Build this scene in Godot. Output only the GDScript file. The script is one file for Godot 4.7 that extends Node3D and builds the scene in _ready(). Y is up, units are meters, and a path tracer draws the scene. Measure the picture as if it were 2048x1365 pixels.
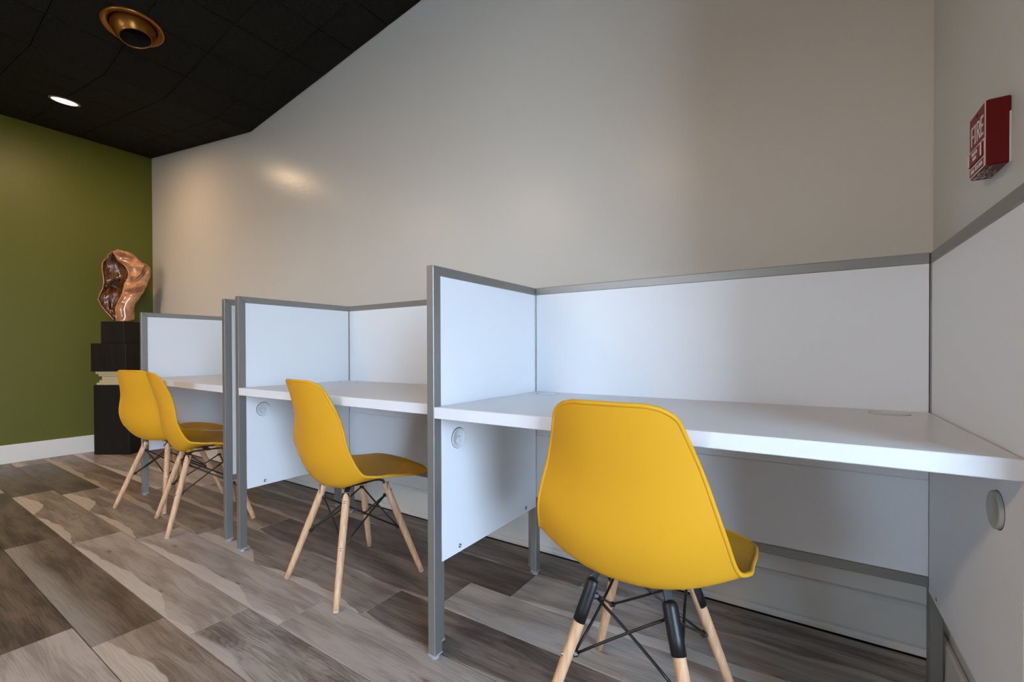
extends Node3D

# ------------------------------------------------------------------ shared measures (metres)
const WALL_Z := -1.77          # face of the long cream wall
const GREEN_X := -5.39         # face of the green wall
const STUB_X := 0.321          # face of the short wall on the right
const FRONT_Z := 3.6           # wall behind the camera
const EAST_X := 2.1            # window wall
const CREASE_X := -3.50
const CREASE_Y := 2.565
const SLOPE := 0.13
const TILE := 0.305
const PT := 0.027              # carrel frame thickness
const PW := 0.032              # carrel frame width

var M := {}
var taken := {}

func ceiling_y(x: float) -> float:
	return CREASE_Y + SLOPE * absf(x - CREASE_X)

# ------------------------------------------------------------------ naming
func numbered(called: String) -> String:
	if not taken.has(called):
		taken[called] = 0
		return called
	taken[called] += 1
	return "%s_%03d" % [called, taken[called]]

func thing(called: String, label: String, category: String, at := Vector3.ZERO, turn := 0.0, group := "") -> Node3D:
	var o := Node3D.new()
	o.name = numbered(called)
	add_child(o)
	o.position = at
	o.rotation.y = turn
	tag(o, label, category, group)
	return o

func tag(o: Node, label: String, category: String, group := "") -> void:
	o.set_meta("label", label)
	o.set_meta("category", category)
	if group != "":
		o.set_meta("group", group)

func put(called: String, mesh: Mesh, mat: Material, parent: Node, xf := Transform3D.IDENTITY) -> MeshInstance3D:
	var o := MeshInstance3D.new()
	if parent == self:
		o.name = numbered(called)
	else:
		o.name = called
	o.mesh = mesh
	o.material_override = mat
	o.transform = xf
	o.cast_shadow = GeometryInstance3D.SHADOW_CASTING_SETTING_ON
	parent.add_child(o, true)
	return o

func structure(called: String, mesh: Mesh, mat: Material, label: String, xf := Transform3D.IDENTITY) -> MeshInstance3D:
	var o := put(called, mesh, mat, self, xf)
	o.set_meta("kind", "structure")
	o.set_meta("label", label)
	return o

# ------------------------------------------------------------------ geometry helpers
func begin(smooth := false) -> SurfaceTool:
	var st := SurfaceTool.new()
	st.begin(Mesh.PRIMITIVE_TRIANGLES)
	st.set_smooth_group(0 if smooth else -1)
	return st

func finish(st: SurfaceTool) -> ArrayMesh:
	st.generate_normals()
	return st.commit()

# a face whose corners go round; turned so that its front looks along "out"
func face(st: SurfaceTool, c: Array, out: Vector3, uv: Array = []) -> void:
	var n: Vector3 = (c[2] - c[0]).cross(c[1] - c[0])
	var idx := range(c.size())
	if n.dot(out) < 0.0:
		idx.reverse()
	for k in range(1, c.size() - 1):
		for j in [0, k, k + 1]:
			if uv.size() > 0:
				st.set_uv(uv[idx[j]])
			st.add_vertex(c[idx[j]])

# box with chamfered edges between two corners
func chamfer_box(st: SurfaceTool, lo: Vector3, hi: Vector3, b := 0.002) -> void:
	var ce := (lo + hi) * 0.5
	var h := (hi - lo) * 0.5
	b = minf(b, minf(h.x, minf(h.y, h.z)) * 0.9)
	for ax in 3:
		var a1 := (ax + 1) % 3
		var a2 := (ax + 2) % 3
		for s in [-1.0, 1.0]:
			var q := []
			for d in [[-1, -1], [1, -1], [1, 1], [-1, 1]]:
				var v := Vector3.ZERO
				v[ax] = s * h[ax]
				v[a1] = d[0] * (h[a1] - b)
				v[a2] = d[1] * (h[a2] - b)
				q.append(ce + v)
			var out := Vector3.ZERO
			out[ax] = s
			face(st, q, out)
	for ax in 3:
		var a1 := (ax + 1) % 3
		var a2 := (ax + 2) % 3
		for s1 in [-1.0, 1.0]:
			for s2 in [-1.0, 1.0]:
				var q := []
				for e in [[-1, 0], [1, 0], [1, 1], [-1, 1]]:
					var v := Vector3.ZERO
					v[ax] = e[0] * (h[ax] - b)
					v[a1] = s1 * (h[a1] if e[1] == 0 else h[a1] - b)
					v[a2] = s2 * (h[a2] - b if e[1] == 0 else h[a2])
					q.append(ce + v)
				var out := Vector3.ZERO
				out[a1] = s1
				out[a2] = s2
				face(st, q, out)
	for sx in [-1.0, 1.0]:
		for sy in [-1.0, 1.0]:
			for sz in [-1.0, 1.0]:
				face(st, [ce + Vector3(sx * h.x, sy * (h.y - b), sz * (h.z - b)), ce + Vector3(sx * (h.x - b), sy * h.y, sz * (h.z - b)), ce + Vector3(sx * (h.x - b), sy * (h.y - b), sz * h.z)], Vector3(sx, sy, sz))

func box(lo: Vector3, hi: Vector3, b := 0.002) -> ArrayMesh:
	var st := begin()
	chamfer_box(st, lo, hi, b)
	return finish(st)

# prism: polygon (Vector2 = z, y) pushed along x, edges slightly chamfered
func prism_x(poly: Array, x0: float, x1: float, b := 0.0012) -> ArrayMesh:
	var st := begin()
	var mid := Vector2.ZERO
	for p in poly:
		mid += p
	mid /= poly.size()
	var inner := []
	for i in poly.size():
		var p: Vector2 = poly[i]
		var a: Vector2 = (poly[(i + poly.size() - 1) % poly.size()] - p).normalized()
		var c: Vector2 = (poly[(i + 1) % poly.size()] - p).normalized()
		var bis := (a + c)
		var sn := absf(a.cross(c))
		inner.append(p + bis * (b / maxf(sn, 0.2)))
	var xm := (x0 + x1) * 0.5
	for side in [[x0, 1.0], [x1, -1.0]]:
		var xo: float = side[0]
		var xi: float = xo + side[1] * b
		var cap := []
		for p in inner:
			cap.append(Vector3(xo, p.y, p.x))
		face(st, cap, Vector3(-side[1], 0, 0))
		for i in poly.size():
			var j := (i + 1) % poly.size()
			var o2: Vector2 = (poly[i] + poly[j]) * 0.5 - mid
			face(st, [Vector3(xo, inner[i].y, inner[i].x), Vector3(xo, inner[j].y, inner[j].x), Vector3(xi, poly[j].y, poly[j].x), Vector3(xi, poly[i].y, poly[i].x)], Vector3(-side[1] * 0.05, o2.y, o2.x))
	for i in poly.size():
		var j := (i + 1) % poly.size()
		var e: Vector2 = poly[j] - poly[i]
		var nrm := Vector2(e.y, -e.x)
		if nrm.dot((poly[i] + poly[j]) * 0.5 - mid) < 0:
			nrm = -nrm
		face(st, [Vector3(x0 + b, poly[i].y, poly[i].x), Vector3(x0 + b, poly[j].y, poly[j].x), Vector3(x1 - b, poly[j].y, poly[j].x), Vector3(x1 - b, poly[i].y, poly[i].x)], Vector3(0, nrm.y, nrm.x))
	return finish(st)

# profile (x = radius, y = height) turned round the y axis; the profile runs so that its outside is on the right going up
func lathe_into(st: SurfaceTool, prof: Array, n := 24, xf := Transform3D.IDENTITY) -> void:
	for i in prof.size() - 1:
		var p: Vector2 = prof[i]
		var q: Vector2 = prof[i + 1]
		if p.is_equal_approx(q):
			continue
		for k in n:
			var a := TAU * k / n
			var c := TAU * (k + 1) / n
			var A := Vector3(p.x * cos(a), p.y, p.x * sin(a))
			var B := Vector3(p.x * cos(c), p.y, p.x * sin(c))
			var C := Vector3(q.x * cos(c), q.y, q.x * sin(c))
			var D := Vector3(q.x * cos(a), q.y, q.x * sin(a))
			var m := (a + c) * 0.5
			var d := q - p
			var out := Vector3(d.y * cos(m), -d.x, d.y * sin(m))
			var cs := []
			for v in [A, B, C, D]:
				var w: Vector3 = xf * v
				if cs.size() == 0 or not cs[-1].is_equal_approx(w):
					cs.append(w)
			if cs.size() > 2 and cs[0].is_equal_approx(cs[-1]):
				cs.pop_back()
			if cs.size() > 2:
				face(st, cs, xf.basis * out)

func lathe(prof: Array, n := 24, smooth := true) -> ArrayMesh:
	var st := begin(smooth)
	lathe_into(st, prof, n)
	return finish(st)

# a round bar along points, radius may change
func tube_into(st: SurfaceTool, pts: Array, radii: Array, n := 10) -> void:
	var rings := []
	for i in pts.size():
		var t: Vector3 = (pts[mini(i + 1, pts.size() - 1)] - pts[maxi(i - 1, 0)]).normalized()
		var s := Vector3.UP if absf(t.y) < 0.9 else Vector3.RIGHT
		var u := t.cross(s).normalized()
		var v := t.cross(u).normalized()
		var ring := []
		for k in n:
			var a := TAU * k / n
			ring.append(pts[i] + (u * cos(a) + v * sin(a)) * radii[i])
		rings.append(ring)
	for i in pts.size() - 1:
		for k in n:
			var l := (k + 1) % n
			var o: Vector3 = (rings[i][k] + rings[i][l]) * 0.5 - pts[i]
			face(st, [rings[i][k], rings[i][l], rings[i + 1][l], rings[i + 1][k]], o)
	for e in [0, pts.size() - 1]:
		var o: Vector3 = pts[0] - pts[1] if e == 0 else pts[-1] - pts[-2]
		var cap: Array = rings[e]
		face(st, cap, o)

func tube(pts: Array, radii: Array, n := 10, smooth := true) -> ArrayMesh:
	var st := begin(smooth)
	tube_into(st, pts, radii, n)
	return finish(st)

# transform that carries local +y onto "dir"
func along(at: Vector3, dir: Vector3) -> Transform3D:
	var y := dir.normalized()
	var s := Vector3.RIGHT if absf(y.x) < 0.9 else Vector3.FORWARD
	var z := s.cross(y).normalized()
	var x := y.cross(z).normalized()
	return Transform3D(Basis(x, y, z), at)

# ------------------------------------------------------------------ materials
func mat(key: String, c: Color, rough := 0.6, metal := 0.0, spec := 0.5) -> StandardMaterial3D:
	var m := StandardMaterial3D.new()
	m.albedo_color = c
	m.roughness = rough
	m.metallic = metal
	m.metallic_specular = spec
	M[key] = m
	return m

func noise_normal(m: StandardMaterial3D, freq: float, strength: float, scale: float, seed_ := 1) -> void:
	var nz := FastNoiseLite.new()
	nz.seed = seed_
	nz.noise_type = FastNoiseLite.TYPE_SIMPLEX_SMOOTH
	nz.frequency = freq
	nz.fractal_octaves = 3
	var t := NoiseTexture2D.new()
	t.width = 256
	t.height = 256
	t.seamless = true
	t.noise = nz
	t.as_normal_map = true
	t.bump_strength = strength
	m.normal_enabled = true
	m.normal_texture = t
	m.uv1_triplanar = true
	m.uv1_world_triplanar = true
	m.uv1_scale = Vector3.ONE * scale

func materials() -> void:
	var w := mat("cream_wall", Color8(214, 207, 196), 0.27, 0.0, 0.34)
	noise_normal(w, 0.05, 0.22, 2.6, 3)
	var gw := mat("green_wall", Color8(92, 93, 29), 0.45, 0.0, 0.4)
	noise_normal(gw, 0.05, 0.3, 2.6, 4)
	mat("stub_wall", Color8(206, 206, 200), 0.4, 0.0, 0.4)
	mat("white_trim", Color8(222, 219, 212), 0.35)
	mat("cream_trim", Color8(212, 207, 198), 0.35)
	mat("laminate", Color8(228, 230, 232), 0.26, 0.0, 0.5)
	mat("panel_board", Color8(228, 230, 232), 0.42, 0.0, 0.4)
	mat("frame_metal", Color8(144, 142, 138), 0.42, 0.65, 0.5)
	mat("glide", Color8(158, 159, 160), 0.45)
	mat("cap_plastic", Color8(214, 217, 220), 0.4)
	mat("cap_shaded", Color8(168, 168, 160), 0.5)  # right-hand caps: the shade on their face is put into this grey
	mat("gap_shade", Color8(52, 53, 54), 0.8)  # flat discs with the shade of the gaps round caps and plugs in their colour
	mat("chrome", Color8(200, 200, 198), 0.22, 1.0)
	mat("yellow", Color8(218, 160, 38), 0.45, 0.0, 0.26)
	mat("black_metal", Color8(22, 22, 23), 0.35, 0.0, 0.5)
	mat("black_rubber", Color8(20, 20, 21), 0.42, 0.0, 0.5)
	mat("white_glide", Color8(225, 224, 220), 0.5)
	mat("subfloor", Color8(38, 33, 29), 0.9)
	mat("ceiling_base", Color8(9, 9, 8), 0.95, 0.0, 0.2)
	mat("gold", Color8(158, 104, 44), 0.3, 0.85, 0.5)
	mat("socket_dark", Color8(26, 22, 18), 0.6)
	mat("ivory", Color8(186, 174, 136), 0.6)
	mat("red", Color8(96, 5, 9), 0.4, 0.0, 0.35)
	mat("red_face", Color8(124, 20, 24), 0.45, 0.0, 0.35)
	mat("print_white", Color8(222, 220, 216), 0.5)
	mat("white_scrape", Color8(206, 205, 198), 0.7)
	mat("window_frame", Color8(70, 70, 72), 0.4, 0.4)
	mat("pavement", Color8(160, 158, 152), 0.9)
	var glass := mat("glass", Color(0.93, 0.96, 0.96, 0.06), 0.03, 0.0, 0.5)
	glass.transparency = BaseMaterial3D.TRANSPARENCY_ALPHA
	# beech legs
	var beech := mat("beech", Color8(222, 184, 148), 0.45, 0.0, 0.4)
	beech.albedo_texture = streaks(64, 256, Color8(255, 250, 244), Color8(226, 214, 202), 31, 0.09, 0.012)
	beech.uv1_triplanar = true
	beech.uv1_scale = Vector3(14, 3, 14)
	# dark stained plinth wood
	var pw := mat("plinth_wood", Color8(25, 20, 16), 0.55, 0.0, 0.4)
	pw.albedo_texture = streaks(128, 128, Color8(255, 250, 245), Color8(150, 142, 136), 12, 0.12, 0.012)
	pw.uv1_triplanar = true
	pw.uv1_scale = Vector3(4, 2, 4)
	# ceiling tile: black fissured board
	var ct := mat("ceiling_tile", Color8(38, 38, 35), 0.93, 0.0, 0.25)
	ct.albedo_texture = pits(256, 77)
	ct.uv1_triplanar = true
	ct.uv1_world_triplanar = true
	ct.uv1_scale = Vector3.ONE * 3.1
	for k in 8:
		var pm := mat("plank%d" % k, Color.WHITE, 0.36, 0.0, 0.45)
		pm.albedo_texture = plank_picture(k)
	sculpture_materials()

func streaks(w: int, h: int, a: Color, b: Color, sd: int, fx: float, fy: float) -> ImageTexture:
	var nz := FastNoiseLite.new()
	nz.seed = sd
	nz.frequency = 1.0
	nz.fractal_octaves = 3
	var im := Image.create(w, h, false, Image.FORMAT_RGB8)
	for y in h:
		for x in w:
			var t := clampf(nz.get_noise_2d(x * fx, y * fy) * 1.2 + 0.5, 0, 1)
			im.set_pixel(x, y, a.lerp(b, t))
	im.generate_mipmaps()
	return ImageTexture.create_from_image(im)

func pits(n: int, sd: int) -> ImageTexture:
	var rng := RandomNumberGenerator.new()
	rng.seed = sd
	var im := Image.create(n, n, false, Image.FORMAT_RGB8)
	im.fill(Color8(235, 235, 230))
	for k in n * n / 14:
		var g := rng.randf_range(0.75, 1.0)
		im.set_pixel(rng.randi() % n, rng.randi() % n, Color(g, g, g * 0.98))
	for k in 420:
		var p := Vector2(rng.randf() * n, rng.randf() * n)
		var d := Vector2.from_angle(rng.randf() * TAU)
		var g := rng.randf_range(0.05, 0.4)
		for q in rng.randi_range(2, 6):
			for e in [Vector2.ZERO, Vector2(1, 0), Vector2(0, 1), Vector2(1, 1)]:
				var v: Vector2 = p + d * q * 1.2 + e
				im.set_pixel(posmod(int(v.x), n), posmod(int(v.y), n), Color(g, g, g))
	return ImageTexture.create_from_image(im)

# wood print of one floor plank: u along the plank, v = 0 the far edge, v = 1 the near edge
func plank_picture(k: int) -> ImageTexture:
	# base, streak, sapwood colour, width of the pale sapwood along the near edge, its wave, its softness, swirl
	var P: Array = [
		[Color8(112, 99, 89), Color8(69, 60, 54), Color8(126, 120, 114), 0.0, 0.0, 0.2, 1.0],
		[Color8(122, 109, 99), Color8(77, 68, 61), Color8(158, 153, 147), 0.30, 0.08, 0.20, 1.3],
		[Color8(178, 169, 160), Color8(142, 131, 122), Color8(202, 194, 184), 0.16, 0.16, 0.012, 0.6],
		[Color8(180, 171, 162), Color8(142, 132, 124), Color8(195, 188, 179), 0.0, 0.0, 0.1, 0.8],
		[Color8(157, 144, 132), Color8(114, 101, 91), Color8(201, 190, 177), 0.20, 0.20, 0.012, 1.0],
		[Color8(168, 159, 150), Color8(101, 91, 84), Color8(191, 183, 174), 0.10, 0.12, 0.05, 1.5],
		[Color8(146, 130, 115), Color8(101, 87, 76), Color8(185, 168, 149), 0.10, 0.12, 0.015, 1.1],
		[Color8(131, 118, 107), Color8(81, 71, 64), Color8(176, 165, 153), 0.07, 0.10, 0.02, 1.3]][k]
	var w := 1024
	var h := 160
	var a := FastNoiseLite.new()
	a.seed = 100 + k
	a.frequency = 1.0
	a.fractal_octaves = 2
	var f := FastNoiseLite.new()
	f.seed = 200 + k
	f.frequency = 1.0
	f.fractal_octaves = 3
	var bytes := PackedByteArray()
	bytes.resize(w * h * 3)
	var base: Color = P[0]
	var dark: Color = P[1]
	var sap: Color = P[2]
	var knots := []
	var rng := RandomNumberGenerator.new()
	rng.seed = 900 + k
	for i in 3:
		knots.append([rng.randf_range(60, w - 60), rng.randf_range(20, h - 40), rng.randf_range(3, 7)])
	var i3 := 0
	for y in h:
		var vy := float(y) / h
		for x in w:
			var bend := 8.0 * a.get_noise_2d(x * 0.0030 + 11.0, y * 0.006)
			var yy := y + bend
			var broad := a.get_noise_2d(x * 0.0022, yy * 0.014)
			var cloud := f.get_noise_2d(x * 0.0045 + 77.0, yy * 0.034 + 31.0)
			var warp: float = broad * 2.2 * P[6] + 0.5 * cloud
			for kn in knots:
				var dx: float = (x - kn[0]) * 0.16
				var dy: float = y - kn[1]
				var r2: float = (dx * dx + dy * dy) / (kn[2] * kn[2])
				if r2 < 40.0:
					warp += 1.5 * exp(-r2 * 0.12)
			var ring := 0.5 + 0.5 * sin((yy * 0.07 + warp * 3.2) * 2.0)
			ring = ring * ring * ring
			var fine := f.get_noise_2d(x * 0.0045, yy * 0.22)
			var hair := f.get_noise_2d(x * 0.016 + 500.0, yy * 0.75)
			var fig := clampf(0.42 + broad * 0.80 + cloud * 0.34 + (ring - 0.3) * 0.22 + fine * 0.62 + hair * 0.26, 0.0, 1.0)
			var c := base.lerp(dark, fig)
			for kn in knots:
				var dx: float = (x - kn[0]) * 0.4
				var dy: float = y - kn[1]
				var r2: float = (dx * dx + dy * dy) / (kn[2] * kn[2])
				if r2 < 6.0:
					c = c.lerp(Color8(78, 58, 44), 0.55 * exp(-r2 * 0.9))
			if P[3] > 0.0:
				var edge: float = 1.0 - (P[3] + P[4] * (1.9 * a.get_noise_2d(x * 0.0016 + 300.0, 7.3 + k) + 0.38 * a.get_noise_2d(x * 0.0061 + 37.0, 2.6) + 0.10 * cloud))
				var t := smoothstep(edge - P[5], edge + P[5], vy)
				c = c.lerp(sap.lerp(base, clampf(0.18 + fine * 0.5, 0.0, 0.4)), t * 0.9)
			bytes[i3] = int(clampf(c.r, 0, 1) * 255)
			bytes[i3 + 1] = int(clampf(c.g, 0, 1) * 255)
			bytes[i3 + 2] = int(clampf(c.b, 0, 1) * 255)
			i3 += 3
	var im := Image.create_from_data(w, h, false, Image.FORMAT_RGB8, bytes)
	return ImageTexture.create_from_image(im)

func sculpture_materials() -> void:
	var tan_ := mat("sculpture_tan", Color8(214, 162, 118), 0.24, 0.0, 0.5)
	tan_.albedo_texture = streaks(128, 128, Color8(255, 250, 244), Color8(176, 150, 128), 51, 0.05, 0.03)
	tan_.uv1_triplanar = true
	tan_.uv1_scale = Vector3.ONE * 2.0
	tan_.clearcoat_enabled = true
	tan_.clearcoat = 0.8
	tan_.clearcoat_roughness = 0.06
	# hollow: dark walnut under clear lacquer
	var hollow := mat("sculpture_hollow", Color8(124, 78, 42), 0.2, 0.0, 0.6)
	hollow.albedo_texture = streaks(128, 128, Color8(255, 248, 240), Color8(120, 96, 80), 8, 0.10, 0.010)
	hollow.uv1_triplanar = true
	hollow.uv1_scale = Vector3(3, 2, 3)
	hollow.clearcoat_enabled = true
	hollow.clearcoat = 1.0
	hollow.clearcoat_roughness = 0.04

# ------------------------------------------------------------------ setting
func set_camera_and_light() -> void:
	var cam := Camera3D.new()
	cam.name = "camera"
	cam.projection = Camera3D.PROJECTION_FRUSTUM
	cam.near = 0.05
	cam.far = 100.0
	var f := 892.2134
	cam.size = 1365.0 / f * cam.near
	cam.frustum_offset = Vector2(0.0, 26.17 / f * cam.near)
	cam.position = Vector3(0, 0.9021, 0)
	cam.rotation = Vector3(deg_to_rad(-0.4413), deg_to_rad(33.0349), deg_to_rad(-0.1885))
	add_child(cam)
	cam.current = true

	var env := Environment.new()
	env.background_mode = Environment.BG_SKY
	var sky := Sky.new()
	var sm := ProceduralSkyMaterial.new()
	sm.sky_top_color = Color(0.72, 0.85, 1.0)
	sm.sky_horizon_color = Color(0.87, 0.93, 1.0)
	sm.ground_bottom_color = Color(0.40, 0.42, 0.44)
	sm.ground_horizon_color = Color(0.62, 0.66, 0.70)
	sky.sky_material = sm
	env.sky = sky
	env.background_energy_multiplier = 30.0
	env.tonemap_mode = Environment.TONE_MAPPER_LINEAR
	env.tonemap_exposure = 0.92
	env.sdfgi_enabled = true
	env.ssao_enabled = true
	env.ssil_enabled = true
	var we := WorldEnvironment.new()
	we.name = "environment"
	we.environment = env
	add_child(we)

func plank_mesh(x0: float, x1: float, z0: float, z1: float, u0: float, u1: float, v0: float, v1: float) -> ArrayMesh:
	# centred at its own middle; top at y = 0; thin bevel round the top
	var hx := (x1 - x0) * 0.5
	var hz := (z1 - z0) * 0.5
	var b := 0.0012
	var st := begin()
	var t := [Vector3(-hx + b, 0, -hz + b), Vector3(hx - b, 0, -hz + b), Vector3(hx - b, 0, hz - b), Vector3(-hx + b, 0, hz - b)]
	var m := [Vector3(-hx, -b, -hz), Vector3(hx, -b, -hz), Vector3(hx, -b, hz), Vector3(-hx, -b, hz)]
	var uv := [Vector2(u0, v0), Vector2(u1, v0), Vector2(u1, v1), Vector2(u0, v1)]
	face(st, t, Vector3.UP, uv)
	for i in 4:
		var j := (i + 1) % 4
		var o: Vector3 = m[i] + m[j]
		o.y = 0
		face(st, [t[i], t[j], m[j], m[i]], o.normalized() + Vector3.UP, [uv[i], uv[j], uv[j], uv[i]])
		var d := Vector3(0, -0.007, 0)
		face(st, [m[i], m[j], m[j] + d, m[i] + d], o, [uv[i], uv[j], uv[j], uv[i]])
	return finish(st)

func build_floor() -> void:
	var fl := structure("floor", box(Vector3(GREEN_X, -0.1, WALL_Z), Vector3(EAST_X, -0.008, FRONT_Z), 0.001), M.subfloor, "grey brown wood plank floor")
	var rh := 0.1855
	var length := 1.235
	var rng := RandomNumberGenerator.new()
	rng.seed = 5
	# picture chosen for planks that the photograph shows clearly: row -> [x of a joint's left plank, picture, right plank picture, plank left of that]
	var pick := {0: [0, 3, 7], 1: [1, 4, 0], 2: [2, 5, 4], 3: [2, 3, 4], 4: [4, 7, 6], 5: [7, 3, 6], 6: [0, 2, 6], 7: [7, 5, 6], -1: [3, 2, 0]}
	var cache := {}
	for k in range(-22, 8):
		var zn := -0.248 - rh * k           # near edge of the row
		var zf := zn - rh
		var joint := -2.0 + 0.184 * k
		zf = maxf(zf, WALL_Z + 0.004)
		zn = minf(zn, FRONT_Z - 0.004)
		if zn - zf < 0.02:
			continue
		for i in range(-4, 6):
			var x0 := joint + length * i
			var x1 := x0 + length
			var c0 := maxf(x0, GREEN_X + 0.004)
			var c1 := minf(x1, EAST_X - 0.004)
			if c1 - c0 < 0.02:
				continue
			var kind := rng.randi() % 8
			var flip := rng.randf() < 0.4
			if pick.has(k):
				if i == -1:
					kind = pick[k][0]
					flip = false
				elif i == 0:
					kind = pick[k][1]
					flip = false
				elif i == -2:
					kind = pick[k][2]
			if c0 < -2.9 and kind in [3, 5]:
				kind = 6
			var ua := (c0 - x0) / length
			var ub := (c1 - x0) / length
			var va := 1.0 - (zn - zf) / rh
			var key := "%d %.3f %.3f %.3f" % [int(flip), ua, ub, va]
			if not cache.has(key):
				cache[key] = plank_mesh(c0 + 0.0007, c1 - 0.0007, zf + 0.0010, zn - 0.0010, 1.0 - ua if flip else ua, 1.0 - ub if flip else ub, va, 1.0)
			put("plank", cache[key], M["plank%d" % kind], fl, Transform3D(Basis.IDENTITY, Vector3((c0 + c1) * 0.5, 0, (zf + zn) * 0.5)))

func build_shell() -> void:
	var top := 3.7
	structure("wall_back", box(Vector3(GREEN_X - 0.12, -0.1, WALL_Z - 0.12), Vector3(EAST_X + 0.12, top, WALL_Z), 0.001), M.cream_wall, "long cream painted wall behind the carrels")
	structure("wall_left", box(Vector3(GREEN_X - 0.12, -0.1, WALL_Z), Vector3(GREEN_X, top, FRONT_Z), 0.001), M.green_wall, "olive green painted end wall")
	structure("wall_right", box(Vector3(STUB_X, 0.0, WALL_Z), Vector3(STUB_X + 0.14, top, -0.86), 0.003), M.stub_wall, "short pale wall with the fire alarm station")
	var fx0 := -2.7
	var fx1 := -1.5
	var fy0 := 1.0
	var fy1 := 2.0
	var fs := begin()
	chamfer_box(fs, Vector3(GREEN_X - 0.12, -0.1, FRONT_Z), Vector3(fx0, top, FRONT_Z + 0.12), 0.001)
	chamfer_box(fs, Vector3(fx1, -0.1, FRONT_Z), Vector3(EAST_X + 0.12, top, FRONT_Z + 0.12), 0.001)
	chamfer_box(fs, Vector3(fx0, -0.1, FRONT_Z), Vector3(fx1, fy0, FRONT_Z + 0.12), 0.001)
	chamfer_box(fs, Vector3(fx0, fy1, FRONT_Z), Vector3(fx1, top, FRONT_Z + 0.12), 0.001)
	structure("wall_front", finish(fs), M.cream_wall, "cream wall behind the camera with an opening for the added fill window")
	var fw := Node3D.new()  # unseen window, added and sized to let in fill daylight
	fw.name = "fill_window_2"
	add_child(fw)
	fw.set_meta("kind", "structure")
	fw.set_meta("label", "added fill window in the unseen wall behind the camera")
	put("glass_pane", box(Vector3(fx0 + 0.04, fy0 + 0.04, FRONT_Z + 0.05), Vector3(fx1 - 0.04, fy1 - 0.04, FRONT_Z + 0.056), 0.0005), M.glass, fw)
	for e in [[fy0, fy0 + 0.045, fx0, fx1], [fy1 - 0.045, fy1, fx0, fx1], [fy0, fy1, fx0, fx0 + 0.045], [fy0, fy1, fx1 - 0.045, fx1]]:
		put("window_frame", box(Vector3(e[2], e[0], FRONT_Z + 0.02), Vector3(e[3], e[1], FRONT_Z + 0.09), 0.003), M.window_frame, fw)
	# window wall with one tall opening
	var z0 := 0.2
	var z1 := 1.9
	var y0 := 0.08
	var y1 := 2.6
	var st := begin()
	chamfer_box(st, Vector3(EAST_X, -0.1, WALL_Z), Vector3(EAST_X + 0.12, top, z0), 0.001)
	chamfer_box(st, Vector3(EAST_X, -0.1, z1), Vector3(EAST_X + 0.12, top, FRONT_Z), 0.001)
	chamfer_box(st, Vector3(EAST_X, -0.1, z0), Vector3(EAST_X + 0.12, y0, z1), 0.001)
	chamfer_box(st, Vector3(EAST_X, y1, z0), Vector3(EAST_X + 0.12, top, z1), 0.001)
	structure("wall_window", finish(st), M.cream_wall, "cream wall with the tall window")
	var win := Node3D.new()
	win.name = "window_1"
	add_child(win)
	win.set_meta("kind", "structure")
	win.set_meta("label", "tall window beside the short wall")
	put("glass_pane", box(Vector3(EAST_X + 0.05, y0 + 0.04, z0 + 0.04), Vector3(EAST_X + 0.056, y1 - 0.04, z1 - 0.04), 0.0005), M.glass, win)
	for e in [[y0, y0 + 0.045, z0, z1], [y1 - 0.045, y1, z0, z1], [y0, y1, z0, z0 + 0.045], [y0, y1, z1 - 0.045, z1]]:
		put("window_frame", box(Vector3(EAST_X + 0.02, e[0], e[2]), Vector3(EAST_X + 0.09, e[1], e[3]), 0.003), M.window_frame, win)
	structure("ground", box(Vector3(-26, -0.3, -14), Vector3(26, -0.11, 24), 0.01), M.pavement, "pavement outside the window")
	# baseboards
	structure("baseboard_left", box(Vector3(GREEN_X, 0.0, WALL_Z + 0.014), Vector3(GREEN_X + 0.014, 0.152, FRONT_Z), 0.004), M.white_trim, "white baseboard along the green wall")
	var bb := prism_x([Vector2(WALL_Z, 0.0), Vector2(WALL_Z + 0.026, 0.0), Vector2(WALL_Z + 0.026, 0.012), Vector2(WALL_Z + 0.022, 0.02), Vector2(WALL_Z + 0.015, 0.024), Vector2(WALL_Z + 0.0145, 0.132), Vector2(WALL_Z + 0.008, 0.143), Vector2(WALL_Z, 0.146)], GREEN_X + 0.014, STUB_X - 0.014, 0.0005)
	structure("baseboard_back", bb, M.cream_trim, "painted baseboard with shoe moulding along the cream wall")
	structure("baseboard_right", box(Vector3(STUB_X - 0.014, 0.0, WALL_Z), Vector3(STUB_X, 0.146, -0.86), 0.004), M.cream_trim, "painted baseboard along the short wall")

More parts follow.
